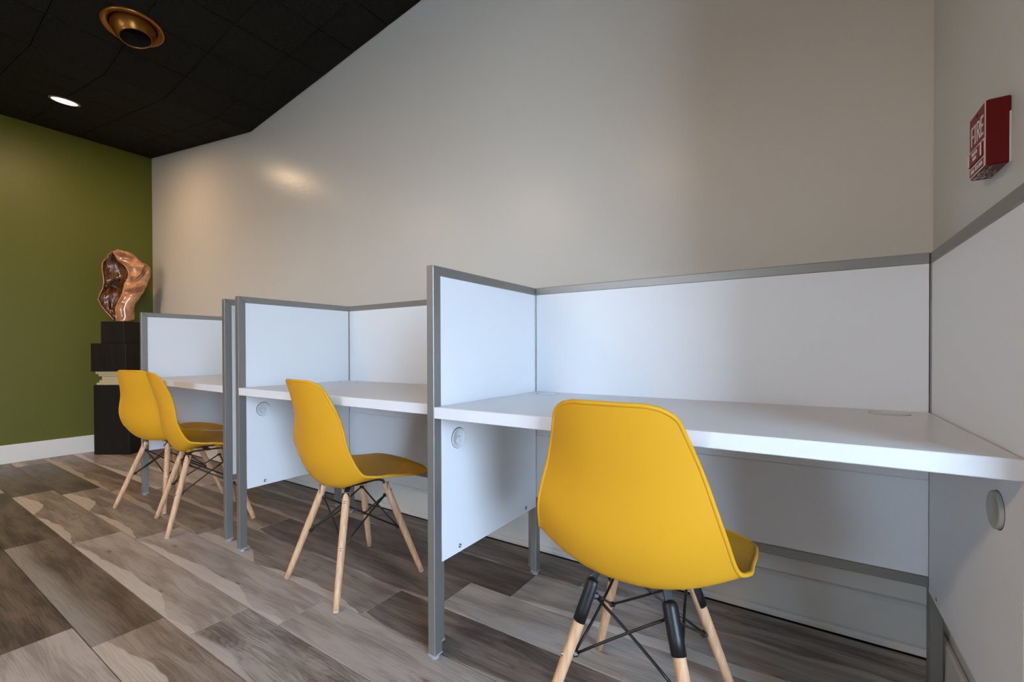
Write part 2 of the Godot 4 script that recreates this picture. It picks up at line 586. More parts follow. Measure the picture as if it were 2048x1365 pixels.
func build_ceiling() -> void:
	# two slabs folded along a crease; the tiles hang under them
	var st := begin()
	for s in [[GREEN_X - 0.1, CREASE_X], [CREASE_X, EAST_X + 0.1]]:
		var q := []
		for e in [[s[0], WALL_Z], [s[1], WALL_Z], [s[1], FRONT_Z], [s[0], FRONT_Z]]:
			q.append(Vector3(e[0], ceiling_y(e[0]) + 0.013, e[1]))
		face(st, q, Vector3.DOWN)
		var r := []
		for v in q:
			r.append(v + Vector3(0, 0.12, 0))
		face(st, r, Vector3.UP)
		for i in 4:
			var j := (i + 1) % 4
			face(st, [q[i], q[j], r[j], r[i]], (q[i] + q[j]) * 0.5 - (q[0] + q[2]) * 0.5)
	var ce := structure("ceiling", finish(st), M.ceiling_base, "black tiled ceiling folded along a low crease")
	var ca := cos(atan(SLOPE))
	var full: ArrayMesh
	for side in [-1.0, 1.0]:
		var tilt: float = side * atan(SLOPE)
		var cols := 7 if side < 0 else 11
		for c in cols:
			for r in range(-2, 7):
				var z0 := maxf(-1.226 + TILE * r, WALL_Z + 0.001)
				var z1 := -1.226 + TILE * (r + 1)
				var s0 := TILE * c
				var s1 := TILE * (c + 1)
				var lim := (CREASE_X - GREEN_X) / ca
				if side < 0:
					s1 = minf(s1, lim - 0.003)
				if s1 - s0 < 0.01 or z1 - z0 < 0.01:
					continue
				var hx := (s1 - s0) * 0.5 - 0.0014
				var hz := (z1 - z0) * 0.5 - 0.0009
				var mesh: ArrayMesh
				if absf(hx * 2 - (TILE - 0.0028)) < 1e-4 and absf(hz * 2 - (TILE - 0.0018)) < 1e-4:
					if full == null:
						full = box(Vector3(-hx, 0, -hz), Vector3(hx, 0.012, hz), 0.003)
					mesh = full
				else:
					mesh = box(Vector3(-hx, 0, -hz), Vector3(hx, 0.012, hz), 0.003)
				var mid: float = (s0 + s1) * 0.5 * side
				var xf := Transform3D(Basis(Vector3(0, 0, 1), tilt), Vector3(CREASE_X + mid * ca, CREASE_Y + absf(mid) * sin(atan(SLOPE)), (z0 + z1) * 0.5))
				put("ceiling_tile", mesh, M.ceiling_tile, ce, xf)

# ------------------------------------------------------------------ lamps
func downlight(x: float, z: float, label: String, energy: float) -> void:
	var tilt := atan(SLOPE) * signf(x - CREASE_X)
	var t := thing("recessed_downlight", label, "ceiling light", Vector3(x, ceiling_y(x), z), 0.0, "round recessed downlights")
	t.rotation = Vector3(0, 0, tilt)
	put("trim_ring", lathe([Vector2(0.068, -0.001), Vector2(0.070, -0.005), Vector2(0.080, -0.004), Vector2(0.083, 0.0), Vector2(0.083, 0.006)], 40), M.trim_ring, t)
	put("light_disc", lathe([Vector2(0.0, -0.0025), Vector2(0.069, -0.0025), Vector2(0.069, 0.004)], 40, false), M.lamp_glow, t)
	var l := AreaLight3D.new()
	l.name = "downlight_light"
	l.area_size = Vector2(0.115, 0.115)
	l.light_energy = energy
	l.light_color = Color(1.0, 0.85, 0.68)
	l.area_range = 12.0
	l.shadow_enabled = true
	l.position = Vector3(0, -0.008, 0)
	l.rotation = Vector3(-PI / 2, 0, 0)
	t.add_child(l)

func build_lamps() -> void:
	var g := mat("lamp_glow", Color8(255, 250, 240), 0.5)
	g.emission_enabled = true
	g.emission = Color(1.0, 0.93, 0.82)
	g.emission_energy_multiplier = 2.0
	mat("trim_ring", Color8(120, 112, 100), 0.5)
	downlight(-4.375, -0.935, "lit round downlight in the black ceiling near the green wall", 1.35)
	downlight(-4.375, 1.2, "lit round downlight behind the camera near the green wall", 3.4)
	downlight(-1.3, 1.5, "lit round downlight behind the camera over the room", 2.6)
	downlight(-2.8, 1.5, "added fill downlight out of view behind the camera between the other two", 3.4)  # unseen lamp, added for more warm fill under the desks
	# unlit gold eyeball spotlight
	var x := -2.985
	var t := thing("eyeball_spotlight", "unlit gold eyeball spotlight recessed in the black ceiling", "ceiling light", Vector3(x, ceiling_y(x), -0.905))
	t.rotation = Vector3(0, 0, atan(SLOPE))
	put("trim_ring", lathe([Vector2(0.101, 0.004), Vector2(0.101, -0.001), Vector2(0.106, -0.006), Vector2(0.122, -0.012), Vector2(0.128, -0.0125), Vector2(0.132, -0.010), Vector2(0.133, 0.0)], 56), M.gold, t)
	var ball := []
	for k in 13:
		var a := deg_to_rad(3.0 + k * 3.3)
		ball.append(Vector2(0.096 * cos(a), -0.096 * sin(a) * 1.12 + 0.006))
	ball.reverse()
	var lip: Vector2 = ball[0]
	var prof := [Vector2(lip.x - 0.004, lip.y + 0.004), Vector2(lip.x - 0.003, lip.y - 0.0015), Vector2(lip.x, lip.y - 0.001)]
	prof.append_array(ball)
	put("eyeball", lathe(prof, 56), M.gold, t, Transform3D(Basis.from_euler(Vector3(deg_to_rad(5), 0, deg_to_rad(6))), Vector3.ZERO))
	put("dark_socket", lathe([Vector2(0.0, 0.035), Vector2(0.05, 0.03), Vector2(0.068, -0.02), Vector2(lip.x - 0.0035, lip.y + 0.004)], 40), M.socket_dark, t, Transform3D(Basis.from_euler(Vector3(deg_to_rad(5), 0, deg_to_rad(6))), Vector3.ZERO))

# ------------------------------------------------------------------ carrels
func screw_mesh(r: float) -> ArrayMesh:
	return lathe([Vector2(0.0, 0.0008), Vector2(r * 0.42, 0.0008), Vector2(r * 0.45, 0.0022), Vector2(r * 0.8, 0.002), Vector2(r, 0.0)].duplicate(), 14)

# profile helper: given from outside in, so turn it round for lathe()
func button(pr: Array, n := 28) -> ArrayMesh:
	var q := pr.duplicate()
	q.reverse()
	return lathe(q, n)

func carrel(label: String, at: Vector3, turn: float, w: float, d: float, left_cap: int, right_cap: int, ahead := 0.0) -> Node3D:
	var t := thing("study_carrel", label, "desk", at, turn, "study carrels along the cream wall")
	var H := 1.15
	var rail := 0.028
	for side in [0, 1]:
		var x0 := -PT if side == 0 else w
		var x1 := 0.0 if side == 0 else w + PT
		var inner := 0.0 if side == 0 else w
		var s := 1.0 if side == 0 else -1.0       # towards the seat
		var a := ahead if side == 1 else 0.0
		var p := put("side_panel", box(Vector3(x0 + 0.003, 0.30, -d - 0.004), Vector3(x1 - 0.003, H - rail + 0.006, -PW + 0.004 + a), 0.001), M.panel_board, t)
		put("post", prism_x([Vector2(a, 0.014), Vector2(a, H), Vector2(a - PW, H - rail), Vector2(a - PW, 0.014)], x0, x1, 0.0016), M.frame_metal, p)
		put("post", prism_x([Vector2(-d, 0.014), Vector2(-d, H - rail), Vector2(-d - PW, H), Vector2(-d - PW, 0.014)], x0, x1, 0.0016), M.frame_metal, p)
		put("top_rail", prism_x([Vector2(a - 0.0009, H), Vector2(a - PW - 0.0004, H - rail), Vector2(-d + 0.0004, H - rail), Vector2(-d - PW + 0.0009, H)], x0, x1, 0.0016), M.frame_metal, p)
		put("bottom_rail", box(Vector3(x0 + 0.001, 0.288, -d), Vector3(x1 - 0.001, 0.316, a - PW), 0.0016), M.frame_metal, p)
		var xm := (x0 + x1) * 0.5
		for z in [a - PW * 0.5, -d - PW * 0.5]:
			put("foot", lathe([Vector2(0.0, 0.0), Vector2(0.0115, 0.0), Vector2(0.0125, 0.003), Vector2(0.0125, 0.008), Vector2(0.009, 0.010), Vector2(0.009, 0.0115)], 20), M.glide, p, Transform3D(Basis.IDENTITY, Vector3(xm, 0, z)))
			put("foot", box(Vector3(xm - PT * 0.5 - 0.0006, 0.010, z - PW * 0.5 - 0.0006), Vector3(xm + PT * 0.5 + 0.0006, 0.0165, z + PW * 0.5 + 0.0006), 0.001), M.glide, p)
		# white board screwed on below the desk
		var lo := Vector3(minf(inner - 0.006 * s, inner + 0.0015 * s), 0.279, -d + 0.0012)
		var hi := Vector3(maxf(inner - 0.006 * s, inner + 0.0015 * s), 0.706, a - PW - 0.0008)
		put("lower_board", box(lo, hi, 0.0008), M.panel_board, p)
		var facing := Vector3(s, 0, 0)
		for z in [-0.112, -d + 0.08]:
			put("screw", button([Vector2(0.0068, 0.0), Vector2(0.0062, 0.0022), Vector2(0.0036, 0.0026), Vector2(0.0032, 0.0008), Vector2(0.0, 0.0008)], 16), M.chrome, p, along(Vector3(inner + 0.0015 * s, 0.2985, z), facing))
		var cap: int = left_cap if side == 0 else right_cap
		var gx := along(Vector3(inner + 0.0015 * s, 0.634, -0.107), facing)
		put("grommet_gap_shade", button([Vector2(0.0325, 0.0), Vector2(0.0325, 0.0004), Vector2(0.0, 0.0004)], 36), M.gap_shade, p, gx)  # no hole cut: dark disc painted as the shaded gap round the cap
		if cap == 1:        # ring with a smaller round plug set off centre inside
			var g := put("cable_grommet", button([Vector2(0.0308, 0.0), Vector2(0.0306, 0.0026), Vector2(0.0280, 0.0030), Vector2(0.0268, 0.0006), Vector2(0.0, 0.0005)], 36), M.cap_plastic, p, Transform3D(gx.basis, gx.origin + Vector3(0, -0.0008, -0.0008)))
			put("plug_gap_shade", button([Vector2(0.0136, 0.0), Vector2(0.0136, 0.0004), Vector2(0.0, 0.0004)], 28), M.gap_shade, g, Transform3D(Basis.IDENTITY, Vector3(0, 0.0006, 0.007)))
			put("plug", button([Vector2(0.0128, 0.0), Vector2(0.0125, 0.002), Vector2(0.0095, 0.0022), Vector2(0.0088, 0.0008), Vector2(0.0045, 0.0006), Vector2(0.004, 0.0022), Vector2(0.0, 0.0024)], 28), M.cap_plastic, g, Transform3D(Basis.IDENTITY, Vector3(0, 0.0008, 0.007)))
		else:
			put("cable_grommet", button([Vector2(0.0312, 0.0), Vector2(0.0312, 0.0055), Vector2(0.0298, 0.0066), Vector2(0.0284, 0.0064), Vector2(0.0262, 0.0030), Vector2(0.0, 0.0020)], 36), M.cap_shaded, p, gx)
	# back panel between the side panels
	var b := put("back_panel", box(Vector3(0.0015, 0.31, -d - 0.022), Vector3(w - 0.0015, H - rail + 0.004, -d - 0.0035), 0.001), M.panel_board, t)
	put("top_rail", box(Vector3(0.0008, H - rail, -d - 0.026), Vector3(w - 0.0008, H, -d - 0.0012), 0.0016), M.frame_metal, b)
	put("bottom_rail", box(Vector3(0.0008, 0.288, -d - 0.026), Vector3(w - 0.0008, 0.316, -d - 0.0012), 0.0016), M.frame_metal, b)
	put("lower_board", box(Vector3(0.0015, 0.317, -d - 0.0045), Vector3(w - 0.0015, 0.5655, -d - 0.0005), 0.0008), M.panel_board, b)
	put("apron", box(Vector3(0.0015, 0.567, -d - 0.0045), Vector3(w - 0.0015, 0.7065, -d - 0.0015), 0.0008), M.panel_board, b)
	# desk
	var desk := put("desktop", box(Vector3(0.0006, 0.707, -d + 0.0005), Vector3(w - 0.0006, 0.740, 0.001), 0.0014), M.laminate, t)
	for gx in [0.093, w - 0.09]:
		put("grommet_gap_shade", lathe([Vector2(0.0418, 0.0), Vector2(0.0418, 0.0004), Vector2(0.0, 0.0004)], 40), M.gap_shade, desk, Transform3D(Basis.IDENTITY, Vector3(gx, 0.740, -d + 0.075)))  # dark disc stands in for the shaded gap round the desk cap
		put("cable_grommet", lathe([Vector2(0.0405, 0.0), Vector2(0.040, 0.0016), Vector2(0.037, 0.0022), Vector2(0.0355, 0.0012), Vector2(0.0, 0.0012)], 40), M.cap_plastic, desk, Transform3D(Basis.IDENTITY, Vector3(gx, 0.740, -d + 0.075)))
	return t

# ------------------------------------------------------------------ chairs
const CS := [0.0, 0.1, 0.25, 0.4, 0.52, 0.62, 0.78, 1.0]
const CZ := [-0.1998, -0.0918, -0.0008, 0.0711, 0.1237, 0.1652, 0.1904, 0.2386]
const CY := [0.4386, 0.4282, 0.4167, 0.4001, 0.3943, 0.4664, 0.6118, 0.7962]
const RZ := [-0.2151, -0.0919, 0.0037, 0.0707, 0.1096, 0.1417, 0.1577, 0.2097]
const RY := [0.41, 0.4261, 0.4426, 0.4517, 0.4693, 0.537, 0.6558, 0.7937]
const CWD := [0.2293, 0.2368, 0.2391, 0.2389, 0.2209, 0.2056, 0.1687, 0.1226]

func hermite(V: Array, s: float) -> float:
	var n := CS.size()
	var i := 0
	while i < n - 2 and s > CS[i + 1]:
		i += 1
	var h: float = CS[i + 1] - CS[i]
	var t: float = (s - CS[i]) / h
	var m := []
	for k in [i, i + 1]:
		if k == 0:
			m.append((V[1] - V[0]) / (CS[1] - CS[0]))
		elif k == n - 1:
			m.append((V[n - 1] - V[n - 2]) / (CS[n - 1] - CS[n - 2]))
		else:
			var ha: float = CS[k] - CS[k - 1]
			var hb: float = CS[k + 1] - CS[k]
			m.append(((V[k + 1] - V[k]) * ha / hb + (V[k] - V[k - 1]) * hb / ha) / (ha + hb))
	var t2 := t * t
	var t3 := t2 * t
	return (2 * t3 - 3 * t2 + 1) * V[i] + (t3 - 2 * t2 + t) * h * m[0] + (-2 * t3 + 3 * t2) * V[i + 1] + (t3 - t2) * h * m[1]

func shell_meshes() -> Array:
	var ns := 72
	var nu := 37
	var ss := []
	for i in ns:
		var a := PI * i / (ns - 1)
		ss.append(0.5 * (0.5 - 0.5 * cos(a)) + 0.5 * float(i) / (ns - 1))
	var c := []
	for s in ss:
		c.append(Vector2(hermite(CZ, s), hermite(CY, s)))
	var arc := [0.0]
	for i in range(1, ns):
		arc.append(arc[-1] + c[i].distance_to(c[i - 1]))
	var total: float = arc[-1]
	var grid := []
	for i in ns:
		var edge := Vector2(hermite(RZ, ss[i]), hermite(RY, ss[i]))
		var w := hermite(CWD, ss[i])
		var we := w
		for e in [[arc[i], 0.0606], [total - arc[i], 0.0456]]:
			if e[0] < e[1]:
				we -= e[1] - sqrt(maxf(e[1] * e[1] - pow(e[1] - e[0], 2), 0))
		var row := []
		for j in nu:
			var x: float = we * (-1.0 + 2.0 * j / (nu - 1))
			var p: Vector2 = c[i].lerp(edge, pow(absf(x / w), 2.27))
			row.append(Vector3(x, p.y, p.x))
		grid.append(row)
	var nrm := []
	for i in ns:
		var row := []
		for j in nu:
			var a: Vector3 = grid[mini(i + 1, ns - 1)][j] - grid[maxi(i - 1, 0)][j]
			var b: Vector3 = grid[i][mini(j + 1, nu - 1)] - grid[i][maxi(j - 1, 0)]
			row.append(a.cross(b).normalized() * -1.0)
		nrm.append(row)
	# make sure the normals look at the sitter
	if nrm[ns / 4][nu / 2].y < 0:
		for row in nrm:
			for j in nu:
				row[j] = -row[j]
	var st := begin(true)
	for sd in [1.0, -1.0]:
		for i in ns - 1:
			for j in nu - 1:
				var q := []
				for e in [[i, j], [i + 1, j], [i + 1, j + 1], [i, j + 1]]:
					q.append(grid[e[0]][e[1]] + nrm[e[0]][e[1]] * 0.0028 * sd)
				face(st, q, nrm[i][j] * sd)
	# rounded lip all round the edge
	var rim := []
	for i in ns:
		rim.append(grid[ns - 1 - i][0])
	for j in range(1, nu):
		rim.append(grid[0][j])
	for i in range(1, ns):
		rim.append(grid[i][nu - 1])
	for j in range(1, nu):
		rim.append(grid[ns - 1][nu - 1 - j])
	var clean := [rim[0]]
	for p in rim:
		if p.distance_to(clean[-1]) > 0.002:
			clean.append(p)
	var lip := begin(true)
	var n := clean.size()
	var rings := []
	for i in n:
		var t: Vector3 = (clean[(i + 1) % n] - clean[(i + n - 1) % n]).normalized()
		var s := Vector3(0, 0.5, -0.85).normalized()
		var u := t.cross(s).normalized()
		var v := t.cross(u).normalized()
		var ring := []
		for k in 10:
			var a := TAU * k / 10
			ring.append(clean[i] + (u * cos(a) + v * sin(a)) * 0.0050)
		rings.append(ring)
	for i in n:
		var i2 := (i + 1) % n
		for k in 10:
			var k2 := (k + 1) % 10
			var o: Vector3 = (rings[i][k] + rings[i][k2]) * 0.5 - clean[i]
			face(lip, [rings[i][k], rings[i][k2], rings[i2][k2], rings[i2][k]], o)
	return [finish(st), finish(lip)]

func leg_point(sx: float, sz: float, y: float) -> Vector3:
	var k := 0.1867 + (0.083 - 0.1867) * y / 0.37
	return Vector3(sx * k, y, sz * k)

var chair_parts := {}

func make_chair(label: String, at: Vector3, turn: float, sleeves: bool) -> Node3D:
	if chair_parts.is_empty():
		var sm := shell_meshes()
		chair_parts.shell = sm[0]
		chair_parts.lip = sm[1]
	var t := thing("shell_chair", label, "chair", at, turn, "yellow shell chairs at the carrels")
	var sh := put("seat_shell", chair_parts.shell, M.yellow, t)
	put("rim", chair_parts.lip, M.yellow, sh)
	# moulded bosses under the seat
	for b in [[-0.055, -0.05], [0.055, -0.05], [-0.05, 0.075], [0.05, 0.075]]:
		var ly := 0.392 if b[1] > 0 else 0.404
		put("boss", lathe([Vector2(0.0, ly - 0.014), Vector2(0.012, ly - 0.014), Vector2(0.014, ly - 0.010), Vector2(0.017, ly + 0.008)], 18), M.yellow, sh, Transform3D(Basis.IDENTITY, Vector3(b[0], 0, b[1])))
	# black steel under-frame: a cross plate and four bent straps
	var uf := begin()
	chamfer_box(uf, Vector3(-0.062, 0.3775, -0.060), Vector3(-0.040, 0.3825, 0.085), 0.001)
	chamfer_box(uf, Vector3(0.040, 0.3775, -0.060), Vector3(0.062, 0.3825, 0.085), 0.001)
	chamfer_box(uf, Vector3(-0.062, 0.3765, -0.020), Vector3(0.062, 0.3820, 0.006), 0.001)
	var frame := put("under_frame", finish(uf), M.black_metal, t)
	var rods := []
	for sx in [-1.0, 1.0]:
		for sz in [-1.0, 1.0]:
			var foot := leg_point(sx, sz, 0.0)
			var top := leg_point(sx, sz, 0.352 if sleeves else 0.368)
			var dir := (top - foot).normalized()
			var out := Vector3(sx, 0, sz).normalized()
			# strap from the plate down into the slot of the leg
			var bs := begin()
			var path := [Vector3(sx * 0.050, 0.3805, sz * 0.050), Vector3(sx * 0.070, 0.381, sz * 0.070), Vector3(sx * 0.0795, 0.3765, sz * 0.0795), leg_point(sx, sz, 0.36), leg_point(sx, sz, 0.335)]
			var side := Vector3(-out.z, 0, out.x)
			for i in path.size() - 1:
				var tdir: Vector3 = (path[i + 1] - path[i]).normalized()
				var up := tdir.cross(side).normalized()
				var cs := []
				for e in [0, 1]:
					for m in [[-1, -1], [1, -1], [1, 1], [-1, 1]]:
						cs.append(path[i + e] + side * 0.0095 * m[0] + up * 0.0020 * m[1] + tdir * (0.001 if e == 1 else -0.001))
				var ctr: Vector3 = (path[i] + path[i + 1]) * 0.5
				for f in [[0, 1, 2, 3], [4, 5, 6, 7], [0, 1, 5, 4], [1, 2, 6, 5], [2, 3, 7, 6], [3, 0, 4, 7]]:
					var q := [cs[f[0]], cs[f[1]], cs[f[2]], cs[f[3]]]
					face(bs, q, (q[0] + q[2]) * 0.5 - ctr)
			put("strap", finish(bs), M.black_metal, frame)
			# turned beech leg
			var leg := put("leg", tube([foot + dir * 0.003, foot + dir * 0.05, foot + dir * 0.2, foot + dir * 0.33, top - dir * 0.003, top], [0.0104, 0.0114, 0.0132, 0.0136, 0.0134, 0.0126], 20), M.beech, t)
			put("glide", tube([foot + Vector3(0, 0.0, 0), foot + dir * 0.0035], [0.0090, 0.0096], 18, false), M.white_glide, leg)
			# slot for the strap, seen as a dark line down the leg
			if not sleeves:
				var ss := begin()
				chamfer_box(ss, Vector3(-0.0012, 0, -0.0134), Vector3(0.0012, 0.034, 0.0134), 0.0003)
				var bas := Basis(out * 1.0, dir, out.cross(dir)).orthonormalized()
				put("slot", finish(ss), M.black_metal, leg, Transform3D(bas, top - dir * 0.0338))
			for yy in [0.335, 0.185]:
				if sleeves and yy > 0.3:
					continue
				var lp := leg_point(sx, sz, yy)
				var on := (out - dir * out.dot(dir)).normalized()
				put("screw", button([Vector2(0.0052, 0.0), Vector2(0.0050, 0.0022), Vector2(0.0038, 0.0028), Vector2(0.0026, 0.0026), Vector2(0.0022, 0.001), Vector2(0.0, 0.001)], 16), M.chrome, leg, along(lp + on * 0.0122, on))
			if sleeves:
				put("leg_sleeve", sleeve_mesh(leg_point(sx, sz, 0.263), leg_point(sx, sz, 0.359), out), M.black_rubber, leg)
	# crossed wire braces on the four sides
	var corners := [Vector2(-1, -1), Vector2(1, -1), Vector2(1, 1), Vector2(-1, 1)]
	for i in 4:
		for flip in [0, 1]:
			var a: Vector2 = corners[i if flip == 0 else (i + 1) % 4]
			var b: Vector2 = corners[(i + 1) % 4 if flip == 0 else i]
			var hi := leg_point(a.x, a.y, 0.318)
			var lo := leg_point(b.x, b.y, 0.187)
			var dv := lo - hi
			dv.y = 0
			dv = dv.normalized()
			var ina := Vector3(-a.x, 0, -a.y).normalized() * 0.0155
			var inb := Vector3(-b.x, 0, -b.y).normalized() * 0.0155
			hi += ina + dv * 0.004
			lo += inb - dv * 0.004
			var bow: Vector3 = Vector3(-dv.z, 0, dv.x) * (0.004 if flip == 0 else -0.004)
			var mid: Vector3 = (hi + lo) * 0.5 + bow
			var rod := put("brace_rod", tube([hi, hi.lerp(mid, 0.5) + bow * 0.3, mid, lo.lerp(mid, 0.5) + bow * 0.3, lo], [0.0034, 0.0034, 0.0034, 0.0034, 0.0034], 8), M.black_metal, t)
			for e in [[hi, a], [lo, b]]:
				var inn := Vector3(-e[1].x, 0, -e[1].y).normalized()
				put("nut", tube([e[0] - inn * 0.005, e[0] + inn * 0.005, e[0] + inn * 0.008], [0.0068, 0.0068, 0.0045], 6, false), M.black_metal, rod)
	return t

# open half sleeve with a domed top over the outer side of a leg
func sleeve_mesh(lo: Vector3, hi: Vector3, out: Vector3) -> ArrayMesh:
	var st := begin(true)
	var y := (hi - lo).normalized()
	var f := (out - y * out.dot(y)).normalized()
	var s := y.cross(f)
	var h := lo.distance_to(hi)
	var rows := [[0.0, 0.0158], [0.3 * h, 0.0162], [h - 0.012, 0.0165], [h - 0.005, 0.0150], [h - 0.001, 0.0115], [h + 0.001, 0.006], [h + 0.0015, 0.0012]]
	var n := 18
	var half := deg_to_rad(118)
	var outer := []
	var inner := []
	for r in rows:
		var a := []
		var b := []
		for k in n + 1:
			var t := -half + 2 * half * k / n
			var d := f * cos(t) + s * sin(t)
			a.append(lo + y * r[0] + d * r[1])
			b.append(lo + y * r[0] + d * maxf(r[1] - 0.0022, 0.001))
		outer.append(a)
		inner.append(b)
	for i in rows.size() - 1:
		for k in n:
			var m: Vector3 = outer[i][k] - (lo + y * rows[i][0])
			face(st, [outer[i][k], outer[i][k + 1], outer[i + 1][k + 1], outer[i + 1][k]], m + y * 0.002)
			face(st, [inner[i][k], inner[i][k + 1], inner[i + 1][k + 1], inner[i + 1][k]], -m)
		face(st, [outer[i][0], outer[i + 1][0], inner[i + 1][0], inner[i][0]], -s)
		face(st, [outer[i][n], outer[i + 1][n], inner[i + 1][n], inner[i][n]], s)
	for k in n:
		face(st, [outer[0][k], outer[0][k + 1], inner[0][k + 1], inner[0][k]], -y)
		face(st, [outer[-1][k], outer[-1][k + 1], inner[-1][k + 1], inner[-1][k]], y)
	return finish(st)

# ------------------------------------------------------------------ pedestal and sculpture
func build_pedestal() -> void:
	var k := 0.985
	var at := Vector3(-5.289 * k, 0, -1.295 * k)
	var turn := atan2(0.169, 0.269)
	# local x runs along the front face, z = 0 is the front face
	var t := thing("pedestal", "dark stained plinth of stacked blocks with an ivory stepped joint", "pedestal", at, turn)
	put("block", box(Vector3(0.0, 0.0, -0.20), Vector3(0.313, 0.612, 0.0), 0.003), M.plinth_wood, t)
	var ys := [0.612, 0.632, 0.654, 0.688, 0.708, 0.732]
	var ins := [0.018, 0.034, 0.050, 0.030, 0.012]
	for i in 5:
		put("ivory_slab", box(Vector3(ins[i], ys[i], -0.20 + ins[i]), Vector3(0.313 - ins[i], ys[i + 1], -ins[i] * 0.5), 0.003), M.ivory, t)
	put("block", box(Vector3(-0.014, 0.732, -0.20), Vector3(0.297, 0.977, 0.008), 0.003), M.plinth_wood, t)
	put("block", box(Vector3(0.066, 0.977, -0.19), Vector3(0.272, 1.171, -0.004), 0.003), M.plinth_wood, t)
	build_sculpture(t.transform * Vector3(0.163, 1.171, -0.095) + Vector3(0.0075, 0.0, -0.028), deg_to_rad(74.8))

func lerp_table(tab: Array, y: float) -> float:
	if y <= tab[0][1]:
		return tab[0][0]
	for i in tab.size() - 1:
		if y <= tab[i + 1][1]:
			var t: float = (y - tab[i][1]) / maxf(tab[i + 1][1] - tab[i][1], 1e-6)
			t = t * t * (3 - 2 * t) * 0.5 + t * 0.5
			return lerpf(tab[i][0], tab[i + 1][0], t)
	return tab[-1][0]

func build_sculpture(base: Vector3, turn: float) -> void:
	# outlines of the carving: [x, down from the top] in parts of its own drawing, 0.000545 m each
	var left := [[440, 103], [380, 130], [300, 220], [232, 340], [225, 440], [245, 560], [250, 640], [235, 740], [190, 840], [165, 920], [200, 1010], [260, 1100], [340, 1190], [400, 1262], [420, 1280]]
	var right := [[470, 103], [620, 112], [700, 140], [760, 200], [830, 270], [900, 295], [960, 330], [975, 400], [970, 490], [920, 620], [870, 740], [790, 880], [720, 980], [705, 1080], [710, 1170], [700, 1240], [640, 1280]]
	var mid := [[440, 103], [385, 135], [430, 220], [465, 282], [545, 330], [600, 390], [625, 470], [610, 560], [556, 660], [535, 780], [500, 880], [450, 980], [415, 1070], [428, 1150], [440, 1195], [410, 1262], [425, 1280]]
	var sc := 0.000545
	var cx := 560.0
	var sx := sc * 0.815
	var t := thing("sculpture", "glossy tan carved wood sculpture with a dark lacquered hollow on the plinth", "sculpture", base, turn)
	var rows := 72
	var nc := 30
	var nh := 22
	var face_pts := []
	var hollow_pts := []
	var back_pts := []
	var uvs := []
	for i in rows + 1:
		var v := 103.0 + (1280.0 - 103.0) * i / rows
		var y := (1280.0 - v) * sc
		var xl := (lerp_table(left, v) - cx) * sx
		var xr := (lerp_table(right, v) - cx) * sx
		var xm := clampf((lerp_table(mid, v) - cx) * sx, xl, xr)
		var fr := []
		for j in nc + 1:
			var u := float(j) / nc
			var x := lerpf(xm, xr, u)
			# rounded face with two folds that sweep down to the left
			var d := 0.052 * pow(sin(PI * clampf(u * 0.92 + 0.06, 0, 1)), 0.6)
			var f1: float = v - (500.0 - 190.0 * smoothstep(0.35, 0.95, u) + 30.0 * sin(u * 6.0))
			var f2: float = v - (735.0 - 105.0 * u * u)
			var f0: float = v - (210.0 + 50.0 * u)
			d += 0.026 * exp(-pow(f1 / 34.0, 2.0)) * smoothstep(0.02, 0.2, u) - 0.036 * exp(-pow((f1 - 70.0) / 46.0, 2.0)) * smoothstep(0.0, 0.25, u)
			d += 0.022 * exp(-pow(f2 / 26.0, 2.0)) * sin(PI * u) - 0.032 * exp(-pow((f2 - 62.0) / 40.0, 2.0)) * sin(PI * u)
			d -= 0.030 * exp(-pow(f0 / 50.0, 2.0)) * pow(sin(PI * u), 0.7)
			d += 0.018 * exp(-pow((v - 400.0) / 90.0, 2.0)) * u
			fr.append(Vector3(x, y, d))
		face_pts.append(fr)
		var hr := []
		var ur := []
		var depth := 0.10 * sin(PI * clampf((v - 100.0) / 1150.0, 0, 1))
		for j in nh + 1:
			var u := float(j) / nh
			var x := lerpf(xl, xm, u)
			var d: float = lerpf(0.0, fr[0].z, u) - depth * pow(sin(PI * u), 0.75) * (0.75 + 0.25 * sin(v * 0.018 + u * 3.0))
			d += 0.022 * exp(-pow((u - 0.38 - 0.08 * sin(v * 0.008)) / 0.16, 2.0)) * sin(PI * u)
			d += 0.008 * sin(v * 0.03 + u * 5.0) * sin(PI * u)
			hr.append(Vector3(x, y, d))
			ur.append(Vector2(u, float(i) / rows))
		hollow_pts.append(hr)
		uvs.append(ur)
		var br := []
		for j in nc + 1:
			var u := float(j) / nc
			br.append(Vector3(lerpf(xl, xr, u), y, -0.004 - (0.055 + depth * 0.9) * pow(sin(PI * u), 0.55)))
		back_pts.append(br)
	var st := begin(true)
	sheet(st, face_pts, Vector3(0, 0, 1), [])
	sheet(st, back_pts, Vector3(0, 0, -1), [])
	# close the gap between face and back along the right edge and the rim of the hollow on the left
	for i in rows:
		face(st, [face_pts[i][nc], face_pts[i + 1][nc], back_pts[i + 1][nc], back_pts[i][nc]], Vector3(1, 0, 0))
		face(st, [hollow_pts[i][0], hollow_pts[i + 1][0], back_pts[i + 1][0], back_pts[i][0]], Vector3(-1, 0, 0))
	# foot and crown
	var f_all := []
	var r_all := []
	for q in hollow_pts[rows]:
		f_all.append(q)
	for q in face_pts[rows]:
		f_all.append(q)
	for q in range(f_all.size() - 1):
		var ub := int(round(float(q) / (f_all.size() - 1) * nc))
		var uc := int(round(float(q + 1) / (f_all.size() - 1) * nc))
		face(st, [f_all[q], f_all[q + 1], back_pts[rows][uc], back_pts[rows][ub]], Vector3(0, -1, 0))
	var body := put("carved_body", finish(st), M.sculpture_tan, t)
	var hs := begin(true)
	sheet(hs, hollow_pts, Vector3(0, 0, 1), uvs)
	put("hollow", finish(hs), M.sculpture_hollow, body)
